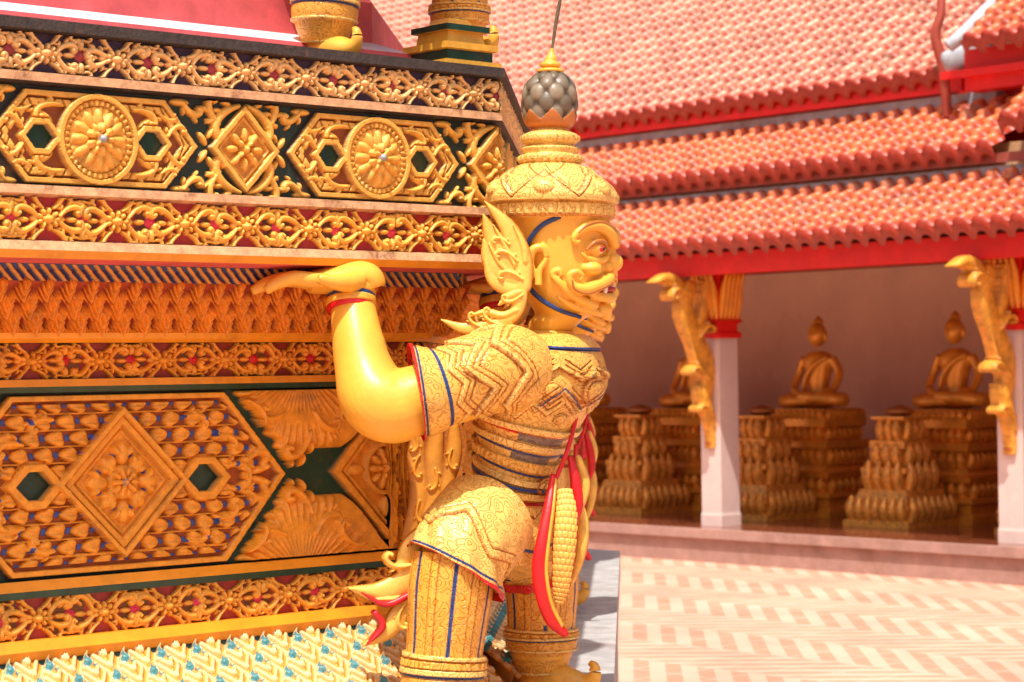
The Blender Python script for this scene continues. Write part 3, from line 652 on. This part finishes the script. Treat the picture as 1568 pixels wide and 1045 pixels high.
part('crown_rod',mesh('crown_rod',*closed(tube(PL((844,82),(850,40),(857,0),(862,-30)),Rk(1.8,2.8,2.6,1.4),nu=10,nv=30,ref=(1,0,0))[0]),M_bud))
def plate(nm,strokes,org,Ux,Uz,thick,col1=(.90,.54,.10),col2=(.55,.18,.015),mat=None,res=.0015,hk=1.,curls=()):
    allp=np.array([p for s in strokes for p in s[0]]+[(c_[0]-c_[3],c_[1]-c_[3]) for c_ in curls]+[(c_[0]+c_[3],c_[1]+c_[3]) for c_ in curls],float)*k
    mw=.05*1.2; x0,z0=allp.min(0)-mw; x1,z1=allp.max(0)+mw
    r=Rel(x1-x0,z1-z0,res,x0,z0)
    for pts,w0,wm,w1,hh in strokes:
        q=crom(np.array(pts,float)*k,14); r.stroke([tuple(a) for a in q],w0*k,w1*k,hh*k,wm=wm*k)
    for c_ in curls:
        r.curl(c_[0]*k,c_[1]*k,c_[2],c_[3]*k,c_[4],c_[5]*k,c_[6]*k,turn=4.8,lobes=2)
    hh=r.h; keep=(hh[:-1,:-1]>0)&(hh[1:,:-1]>0)&(hh[:-1,1:]>0)&(hh[1:,1:]>0)
    F=gridfaces(len(r.z),len(r.x)).reshape(len(r.z)-1,len(r.x)-1,4)[keep]
    Nn=np.cross(Ux,Uz); base=np.asarray(org)+r.U[...,None]*np.asarray(Ux)+r.V[...,None]*np.asarray(Uz)
    Vf=(base+(hh+thick*k*.5)[...,None]*Nn).reshape(-1,3); Vb=(base-(hh*.6+thick*k*.5)[...,None]*Nn).reshape(-1,3)
    used=np.unique(F); mp=-np.ones(len(Vf),int); mp[used]=np.arange(len(used)); F=mp[F]; nn=len(used)
    cc=mixc(col2,col1,sstep(hh/k,1.5,6)).reshape(-1,3)[used]
    ed={}
    for f in F:
        for i in range(4):
            a,b_=f[i],f[(i+1)%4]
            if (b_,a) in ed: del ed[(b_,a)]
            else: ed[(a,b_)]=1
    W=[[b_,a,a+nn,b_+nn] for a,b_ in ed]
    V=np.vstack([Vf[used],Vb[used]]); FF=F.tolist()+(F[:,::-1]+nn).tolist()+W
    return mesh(nm,V,FF,mat or M_attr,np.vstack([cc,cc]))
def g(px,py): return (px-784,567-py)
XU=np.array([1,0,0.]);ZU=np.array([0,0,1.])
st=[([g(800,440),g(796,400),g(778,355),g(742,314)],14,26,1,6),([g(790,425),g(770,398),g(754,368),g(741,335)],14,26,2,5),([g(795,435),g(768,422),g(750,402),g(741,372)],12,24,2,5.5),
([g(798,445),g(770,442),g(752,427),g(744,402)],9,17,2,6),([g(804,405),g(800,380),g(786,350)],5,9,1,9),([g(788,410),g(774,382),g(756,350)],4,6,1,9),([g(780,424),g(763,404),g(749,378)],4,6,1,9),
([g(798,436),g(796,462),g(786,484),g(765,496),(g(735,500))],9,15,5,7),([g(790,478),(g(770,486)),g(745,480),g(722,486)],6,9,2,9),([g(780,494),g(745,503),g(710,505),g(678,492)],8,17,2,6),([g(797,450),g(778,458),g(764,470)],6,10,2,8)]
crl=[(g(800,432)[0],g(800,432)[1],2.4,28,1,4.5,10),(g(792,405)[0],g(792,405)[1],2.2,26,1,4,10),(g(770,500)[0],g(770,500)[1],3.0,28,-1,4,10),(g(800,455)[0],g(800,455)[1],-2.4,24,-1,4,10),(g(780,380)[0],g(780,380)[1],2.3,20,1,3.5,9),(g(740,503)[0],g(740,503)[1],2.9,22,-1,3.5,10)]
for s_,nm in ((1,'ear_flame'),(-1,'ear_flame_far')):
    UX=nrm(np.array([1,-.10*s_,0.])); part(nm,plate(nm,st,np.array([0,-84*k*s_,0])+(0 if s_>0 else np.array([.01,0,0])),UX,ZU,3,curls=crl))
st=[([g(655,845),g(620,880),g(580,895),g(535,888)],16,28,2,10),([g(640,880),g(610,930),g(590,955),g(556,972)],14,22,2,9),([g(665,800),g(630,830),g(612,860)],14,24,8,9),([g(640,905),g(600,905),g(570,905)],6,8,2,12)]
crl=[(g(640,850)[0],g(640,850)[1],3.6,40,-1,6,14),(g(630,900)[0],g(630,900)[1],3.8,40,1,5,13)]
part('coat_tail',plate('coat_tail',st,np.array([0,-60*k,0]),nrm(np.array([1,.25,0.])),ZU,6,curls=crl))
st=[([g(628,898),g(590,912),g(552,893)],5,7,1,6),([g(575,925),g(585,945),g(560,972)],5,8,1,6)]
part('coat_tail_red',plate('coat_tail_red',st,np.array([0,-69*k,0]),nrm(np.array([1,.25,0.])),ZU,12,col1=(.68,.02,.03),col2=(.5,.015,.02)))
st=[([g(640,650),g(634,700),g(640,760),g(622,830)],10,22,12,5),([g(668,650),g(662,700),g(664,760),g(650,800)],10,22,12,5),([g(694,655),g(692,700),g(678,760)],8,20,8,5)]
crl=[(g(640,700)[0],g(640,700)[1],-2.2,26,1,4,9),(g(664,720)[0],g(664,720)[1],-1.2,26,-1,4,9),(g(690,690)[0],g(690,690)[1],-2.0,24,1,4,9),(g(640,770)[0],g(640,770)[1],-2.0,26,1,4,9),(g(630,660)[0],g(630,660)[1],-1.0,26,-1,4,9)]
part('back_drape',plate('back_drape',st,np.array([0,60*k,0]),XU,ZU,6,col1=(.80,.36,.04),col2=(.4,.12,.01),curls=crl))
st=[([g(880,760),g(892,800),g(888,850),g(872,900)],8,14,2,7),([g(885,700),g(896,740),g(890,780)],5,12,2,7)]
part('front_flame',plate('front_flame',st,np.array([.0,-10*k,0]),nrm(np.array([1,-.1,0.])),ZU,4))
def statue(name,M,skip=()):
    r=empty(name); r.matrix_world=M
    for n_,me in parts_meshes:
        if n_ not in skip: obj(n_,me,r)
    return r
lean=Matrix.Rotation(R_(.85),4,'Y')
S0=Matrix.Translation((0,5,1.6)); statue('guardian_statue',S0@lean)
d2=Vector((math.sin(R_(3)),math.cos(R_(3)),0))
def along(dist,rot,extra=(0,0,0)): return Matrix.Translation(d2*dist+Vector(extra))@Matrix.Translation((-.04,5,1.6))@Matrix.Rotation(R_(rot),4,'Z')@Matrix.Translation((.04,0,0))@lean
SK=('crown_bud','crown_finial','crown_rod','apron','red_sash_trim')
statue('guardian_statue',along(1.9,14,(-.01,0,0)),SK)
statue('guardian_statue',along(3.9,25,(-.04,0,0)),SK)
def top(x,y,z,sc,rot): return Matrix.Translation((x,y,z))@Matrix.Rotation(R_(rot),4,'Z')@Matrix.Diagonal((sc,sc,sc,1))@Matrix.Translation((.08,0,.81))
statue('golden_deity_statue',top(-.30,5.20,2.305,.85,-20))
statue('golden_deity_statue',top(-.72,5.08,2.49,.7,-35))
def blockstand():
    pr=[(.0,0,.085),(.020,0,.085),(.022,0,.070),(.045,0,.070),(.047,0,.080),(.062,0,.080),(.064,0,.058),(.090,0,.054),(.092,0,.066),(.106,0,.066),(.108,0,.04),(.125,0,.03)]
    V=[];F=[]
    for z,_,r_ in pr: V+=[(-r_,-r_,z),(r_,-r_,z),(r_,r_,z),(-r_,r_,z)]
    for i in range(len(pr)-1):
        for j in range(4): F.append([i*4+j,i*4+(j+1)%4,(i+1)*4+(j+1)%4,(i+1)*4+j])
    F.append([len(V)-4+i for i in range(4)])
    o=obj('gold_corner_finial_base',mesh('gcf',V,F,[M_gold,M_green],smooth=False,fm=[(i//4)%3==2 for i in range(len(F))])); o.location=(-.135,5.24,2.303); o.rotation_euler=(0,0,R_(42))
blockstand()

# ------------------------------------------------------------------ gallery
GR=Matrix.Translation((2.22,18.14,0))@Matrix.Rotation(R_(-48),4,'Z')
gal=empty('temple_gallery',mat=GR)
M_wall=paint('gallery_wall',(.82,.53,.39),rough=.8,nscale=2,nvar=.12,bump=.1,grime=.08,spec=.2)
M_col=paint('column_paint',(.78,.60,.54),rough=.7,nscale=4,nvar=.12,grime=.15,spec=.2)
M_plinth=paint('plinth_paint',(.46,.27,.22),rough=.8,nscale=5,nvar=.25,grime=.4,spec=.2)
M_floor=paint('gallery_floor',(.22,.06,.03),rough=.12,nscale=3,nvar=.2,bump=.02,grime=.1)
M_ceil=paint('ceiling_wood',(.36,.05,.025),rough=.6,nvar=.2)
M_tile=paint('glazed_roof_tile',attr=True,rough=.4,nscale=9,nvar=.2,bump=.2,bscale=40,grime=.3)
M_grey=paint('pale_ridge_mortar',(.50,.55,.60),rough=.7,nscale=4,nvar=.35,grime=.8)
M_redb=paint('red_beam',(.82,.012,.008),rough=.5,nscale=5,nvar=.2,grime=.2)
M_fasc=paint('pinkish_fascia',(.42,.10,.07),nscale=3)
M_bronze=paint('buddha_gold',(.86,.36,.04),rough=.28,metal=.3,nscale=10,nvar=.3,grime=.3)
def gbox(nm,b,mat): 
    return obj(nm,mesh(nm,*box(*b),mat,smooth=False),gal)
X0,X1=-12,7
gbox('plinth',(X0,X1,-.42,3.1,-.05,.262),M_plinth)
gbox('plinth_lip',(X0,X1,-.46,-.40,.20,.275),M_plinth)
gbox('floor',(X0,X1,-.38,2.6,.262,.272),M_floor)
gbox('back_wall',(X0,X1,2.6,2.8,.262,4.0),M_wall)
gbox('ceiling',(X0,X1,-.3,2.6,2.50,2.56),M_ceil)
gbox('eave_beam',(X0,X1,-.50,-.40,2.355,2.53),M_redb)
gbox('eave_beam_inner',(X0,X1,-.12,.12,2.38,2.50),M_redb)
gbox('soffit',(X0,X1,-.40,-.12,2.47,2.50),M_ceil)
gbox('strip_tier_1',(X0,X1,-.01,.09,2.98,3.07),M_grey)
gbox('wall_tier_1',(X0,X1,.10,.16,2.6,3.25),M_beige)
gbox('fascia_tier_2',(X0,X1,-.06,.0,3.09,3.16),M_fasc)
gbox('strip_tier_2',(X0,1.75,.52,.64,3.61,3.72),M_grey)
gbox('wall_tier_2',(X0,X1,.66,.72,3.2,3.95),M_redb)
gbox('fascia_tier_3',(X0,1.5,.42,.48,3.73,3.83),M_redb)
def roof(nm,x0,x1,y0,z0,y1,z1,tw=.165,rw=.18,pale=.5,parent=None):
    n=int((x1-x0)/tw); xs=np.linspace(x0,x0+n*tw,n*8+1); L=math.hypot(y1-y0,z1-z0); nr=int(math.ceil(L/rw))
    ss=np.sort(np.concatenate([np.arange(nr)*rw,np.arange(nr)*rw+rw*.5,(np.arange(nr)+1)*rw-.004]))
    ss=np.concatenate([[-.001],ss])
    S,X=np.meshgrid(ss,xs,indexing='ij')
    f=np.mod((X-x0)/tw,1); r=np.floor((S+1e-5)/rw); fr=(S/rw-r)
    barrel=np.sqrt(np.clip(1-((f-.5)/.33)**2,0,1))
    hh=.066*barrel+.040*(1-np.clip(fr,0,1)); 
    hh[0]-=0.085*1.0; 
    dy,dz=(y1-y0)/L,(z1-z0)/L
    V=np.stack([X,y0+S*dy-hh*dz,z0+S*dz+hh*dy],-1)
    rr=np.random.default_rng(int(abs(x0*10)+z0*100)); tid=(np.floor((X-x0)/tw).astype(int)*131+r.astype(int)*71)%997; rv=rr.random(997)[tid]; rv2=rr.random(997)[(tid*7)%997]
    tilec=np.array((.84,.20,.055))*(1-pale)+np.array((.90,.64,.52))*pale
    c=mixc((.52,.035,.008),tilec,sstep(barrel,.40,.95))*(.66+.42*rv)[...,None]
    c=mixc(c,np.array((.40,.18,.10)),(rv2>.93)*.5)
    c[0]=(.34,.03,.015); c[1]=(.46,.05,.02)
    return obj(nm,mesh(nm,V,gridfaces(*S.shape),M_tile,c),parent or gal)
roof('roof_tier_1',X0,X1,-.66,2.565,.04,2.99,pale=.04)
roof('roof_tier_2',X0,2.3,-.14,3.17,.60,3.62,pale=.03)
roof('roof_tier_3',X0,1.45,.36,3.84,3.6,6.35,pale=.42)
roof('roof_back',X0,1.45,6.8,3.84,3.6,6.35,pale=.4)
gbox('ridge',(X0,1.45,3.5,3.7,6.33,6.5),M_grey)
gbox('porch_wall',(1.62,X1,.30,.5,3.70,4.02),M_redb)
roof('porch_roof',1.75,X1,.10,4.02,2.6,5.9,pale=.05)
roof('porch_skirt',2.35,X1,-.30,3.34,.35,3.80,pale=.0)
gbox('porch_strip',(1.45,X1,.22,.30,3.80,3.86),M_redb)
obj('rake_board',mesh('rake_board',*closed(tube([(1.50,.22,3.92),(1.52,.5,4.02),(1.56,1.0,4.38),(1.6,1.8,5.0),(1.6,3.6,6.4)],[.04,.07,.06,.06,.06],[.09,.12,.09,.09,.09],ref=(1,0,0))[0]),M_grey),gal)
obj('rake_naga',mesh('rake_naga',*closed(tube([(1.45,.30,3.5),(1.45,.26,3.9),(1.41,.22,4.15),(1.44,.26,4.35),(1.39,.30,4.65),(1.34,.3,4.95)],[.035,.045,.04,.035,.025,.01],ref=(1,0,0))[0]),M_ceil),gal)
obj('porch_verge',mesh('porch_verge',*closed(tube([(1.62,.10,4.03),(1.72,.22,4.16),(1.74,.9,4.66),(1.74,1.7,5.26),(1.74,2.6,5.95)],[.05,.055,.05,.05,.05],ref=(0,0,1))[0]),M_grey),gal)
def revolve_sq(pr,c=0):
    V=[];F=[]
    for r_,z in pr: V+=[(-r_,-r_,z),(r_,-r_,z),(r_,r_,z),(-r_,r_,z)]
    for i in range(len(pr)-1):
        for j in range(4): F.append([i*4+j,i*4+(j+1)%4,(i+1)*4+(j+1)%4,(i+1)*4+j])
    F.append([len(V)-4+i for i in range(4)]); return np.array(V),F
colm=mesh('shaft',*revolve_sq([(.118,.272),(.118,.36),(.113,.38),(.112,.40),(.112,2.0)]),M_col,smooth=False)
M_gr=paint('bracket_gold_red',attr=True,rough=.4,nscale=14,nvar=.45,bump=.7,bscale=50,grime=.4)
capp=[];
for j in range(-2,3):
    for sx,sy in ((1,0),(-1,0),(0,1),(0,-1)):
        t=j*.050; b0=np.array([sx*.11+(sy!=0)*t,sy*.11+(sx!=0)*t,1.98]); o_=np.array([sx,sy,0.])
        capp.append(closed(tube([b0,b0+o_*.03+[0,0,.12],b0+o_*.05+[0,0,.27],b0+o_*.09+[0,0,.40]],[.016,.028,.028,.012],ref=(sy,sx,.01),nu=10,nv=14)[0]))
capv,capf=joinvf(capp); capm=mesh('lotus_capital',capv,capf,M_orange)
neck=mesh('capital_neck',*revolve_sq([(.135,1.84),(.14,1.88),(.115,1.90),(.115,1.96),(.15,1.98),(.13,2.0),(.13,2.38)]),M_redb,smooth=False)
q=1/k
bst=[([(-.12*q,1.10*q),(-.20*q,1.35*q),(-.16*q,1.60*q),(-.32*q,1.85*q),(-.44*q,2.08*q),(-.38*q,2.26*q)],30,95,50,30),
     ([(-.40*q,2.06*q),(-.50*q,2.26*q),(-.64*q,2.33*q),(-.80*q,2.30*q)],46,60,8,30),
     ([(-.14*q,1.5*q),(-.28*q,1.62*q),(-.38*q,1.80*q)],20,44,5,26),([(-.12*q,1.15*q),(-.26*q,1.30*q),(-.30*q,1.46*q)],18,40,4,24),([(-.14*q,1.12*q),(-.12*q,1.0*q),(-.14*q,.92*q)],24,30,4,24),
     ([(-.30*q,1.9*q),(-.20*q,2.1*q),(-.20*q,2.32*q)],24,50,10,26)]
brk=plate('naga_bracket',bst,(0,0,0),np.array([0,1,0.]),ZU,34,col1=(.90,.40,.045),col2=(.50,.05,.02),mat=M_gr,res=.008,curls=[(-.40*q,2.2*q,2.6,120,1,20,52),(-.2*q,1.5*q,2.2,110,1,18,50),(-.15*q,1.2*q,2.2,90,1,15,46),(-.3*q,1.85*q,1.0,100,-1,16,52)])
for i in range(-2,4):
    x=-.725-3*i+0
    for nm,me in (('column_shaft',colm),('lotus_capital',capm),('capital_neck',neck),('naga_bracket',brk)):
        obj(nm,me,gal,Matrix.Translation((x,0,0)))
# Buddha : crossed legs, narrow waist, broad shoulders, arms clear of the body, head with ears and ushnisha
bp=[]
T=lambda pts,ra,rb=None,ref=(0,0,1),nu=20,nv=30: closed(tube([np.array(p) for p in pts],ra,rb,ref=ref,nu=nu,nv=nv)[0])
bp.append(ell((0,.02,.05),(.27,.17,.05))); bp.append(T([(-.08,.05,.06),(-.29,-.02,.06),(-.22,-.13,.06),(.05,-.16,.07)],[.055,.06,.05,.04]))
bp.append(T([(.08,.05,.07),(.29,-.02,.07),(.22,-.13,.08),(-.05,-.17,.10)],[.055,.06,.05,.04]))
bp.append(closed(loft([(0,.03,.05),(0,.03,.16),(0,.03,.28),(0,.03,.38),(0,.03,.43),(0,.03,.46)],[.115,.088,.115,.155,.12,.05],[.10,.08,.09,.095,.08,.05],(1,0,0),(0,1,0),28,30)[0]))
bp.append(ell((0,.015,.59),(.078,.085,.100))); bp.append(T([(0,.03,.43),(0,.03,.55)],[.045,.042],nv=6)); bp.append(ell((0,.03,.695),(.046,.046,.030)))
bp.append(ell((0,.03,.725),(.016,.016,.022)))
for s_ in (-1,1):
    bp.append(T([(s_*.145,.03,.40),(s_*.215,.03,.28),(s_*.215,-.04,.16),(s_*(.12 if s_<0 else .19),-.12,.13),(s_*(.02 if s_<0 else .17),-.16,.11)],[.042,.036,.030,.026,.02],ref=(1,0,0)))
    bp.append(ell((s_*.082,.03,.575),(.012,.018,.05)))
bp.append(ell((0,-.072,.585),(.012,.016,.02)))
bp.append(T([(.13,-.02,.41),(.02,-.070,.34),(-.07,-.065,.22),(-.10,-.04,.12)],[.018,.022,.022,.018],ref=(0,1,0)))
bmesh_=fuse('seated_buddha_mesh',bp,.009,M_bronze,1)
def tiers(pr,sx=1,sy=1):
    V,F=revolve_sq(pr); V=V*np.array([sx,sy,1]); return V,F
def petalrow(parts,rr,zz,hh,npet,wd,out=.03):
    for i in range(4):
        ca,sa=math.cos(i*math.pi/2),math.sin(i*math.pi/2); R2=np.array([[ca,-sa,0],[sa,ca,0],[0,0,1]])
        for j in range(npet):
            p0=np.array([(j-(npet-1)/2)*2*rr/npet,-rr,zz]); pts=[R2@p0,R2@(p0+[0,-out,hh*.5]),R2@(p0+[0,-out*.4,hh])]
            parts.append(closed(tube(pts,[wd,wd*1.1,wd*.25],ref=tuple(R2@np.array([1,0,0.])),nu=8,nv=8)[0]))
pp=[tiers([(.50,0),(.50,.07),(.46,.08),(.46,.16),(.49,.17),(.49,.21),(.38,.23),(.38,.33),(.43,.34),(.45,.38),(.36,.40),(.33,.46),(.33,.58),(.38,.60),(.39,.66),(.31,.68),(.30,.76),(.35,.79),(.36,.86),(.31,.90),(.31,.945)])]
petalrow(pp,.40,.23,.11,7,.045); petalrow(pp,.34,.47,.12,7,.04); petalrow(pp,.31,.69,.09,7,.035); petalrow(pp,.33,.86,.08,9,.03)
pv,pf=joinvf(pp); pv=pv*np.array([.92,.8,1]); pd=mesh('buddha_pedestal',pv,pf,M_bronze,smooth=False)
ap=[tiers([(.34,0),(.34,.05),(.30,.06),(.30,.10),(.34,.16),(.28,.18),(.24,.30),(.18,.32),(.18,.42),(.23,.44),(.23,.48),(.15,.50),(.13,.62),(.18,.64),(.18,.70),(.12,.72),(.10,.84),(.17,.88),(.17,.90)])]
petalrow(ap,.30,.05,.20,7,.04); petalrow(ap,.20,.30,.24,4,.045); petalrow(ap,.15,.50,.20,3,.045); petalrow(ap,.12,.70,.20,3,.035)
av,af=joinvf(ap); M_alt=paint('altar_gold',(.84,.36,.055),rough=.3,metal=.25,nscale=30,nvar=.55,bump=.9,bscale=60,grime=.5)
altar=mesh('altar',av,af,M_alt,smooth=False)
bowlm=mesh('bowl',*joinvf([ell((0,0,.94),(.13,.11,.045)),ell((.0,0,.975),(.06,.05,.02))]),paint('bowl_bronze',(.40,.14,.03),rough=.3,metal=.3))
for n_ in range(-2,7):
    r=empty('seated_buddha_statue',mat=GR@Matrix.Translation((.5-1.51*n_,1.6,.272)))
    obj('pedestal',pd,r); obj('buddha',bmesh_,r,Matrix.Translation((0,0,.945))@Matrix.Diagonal((1.08,1.08,1.12,1)))
    obj('offering_altar',altar,r,Matrix.Translation((-.02,-.72,0))); obj('alms_bowl',bowlm,r,Matrix.Translation((-.02,-.72,0)))

# ------------------------------------------------------------------ ground
m,nt,b=newmat('courtyard_paving'); L=nt.links
tc=N(nt,'ShaderNodeTexCoord'); mp=N(nt,'ShaderNodeMapping'); mp.inputs['Rotation'].default_value=(0,0,R_(48)); L.new(tc.outputs['Object'],mp.inputs['Vector'])
sp=N(nt,'ShaderNodeSeparateXYZ'); L.new(mp.outputs[0],sp.inputs[0])
def mth(op,a,b_=None):
    n=N(nt,'ShaderNodeMath',operation=op)
    for i,v in enumerate((a,b_)):
        if v is None: continue
        if isinstance(v,(int,float)): n.inputs[i].default_value=v
        else: L.new(v,n.inputs[i])
    return n.outputs[0]
X,Y=sp.outputs[0],sp.outputs[1]
ys_=mth('MULTIPLY',Y,1/.62); fy=mth('FLOOR',ys_); par=mth('SUBTRACT',mth('MULTIPLY',mth('ABSOLUTE',mth('MODULO',fy,2)),2),1)
dg=mth('ADD',mth('MULTIPLY',X,1/.24),mth('MULTIPLY',mth('MULTIPLY',Y,1/.24),par)); fr=mth('FRACT',dg); st_=mth('GREATER_THAN',fr,.5)
mxa=N(nt,'ShaderNodeMix',data_type='RGBA'); mxa.inputs[6].default_value=(.62,.28,.18,1); mxa.inputs[7].default_value=(.68,.42,.30,1); L.new(st_,mxa.inputs[0])
br=N(nt,'ShaderNodeTexBrick'); br.inputs['Scale'].default_value=1; br.inputs['Brick Width'].default_value=.3; br.inputs['Row Height'].default_value=.3; br.offset=0; br.inputs['Mortar Size'].default_value=.006
L.new(mp.outputs[0],br.inputs['Vector'])
mxb=N(nt,'ShaderNodeMix',data_type='RGBA'); mxb.inputs[7].default_value=(.62,.46,.36,1); L.new(br.outputs['Fac'],mxb.inputs[0]); L.new(mxa.outputs[2],mxb.inputs[6])
nz=N(nt,'ShaderNodeTexNoise'); nz.inputs['Scale'].default_value=1.3; nz.inputs['Detail'].default_value=8; L.new(tc.outputs['Object'],nz.inputs['Vector'])
mr=N(nt,'ShaderNodeMapRange'); mr.inputs[1].default_value=.3; mr.inputs[2].default_value=.7; mr.inputs[3].default_value=.78; mr.inputs[4].default_value=1.12; L.new(nz.outputs[0],mr.inputs[0])
mm_=N(nt,'ShaderNodeMix',data_type='RGBA',blend_type='MULTIPLY'); mm_.inputs[0].default_value=1; L.new(mxb.outputs[2],mm_.inputs[6]); L.new(mr.outputs[0],mm_.inputs[7])
L.new(mm_.outputs[2],b.inputs['Base Color']); b.inputs['Roughness'].default_value=.75
s=300; obj('ground',mesh('ground',[(-s,-s,0),(s,-s,0),(s,s,0),(-s,s,0)],[[0,1,2,3]],m,smooth=False))
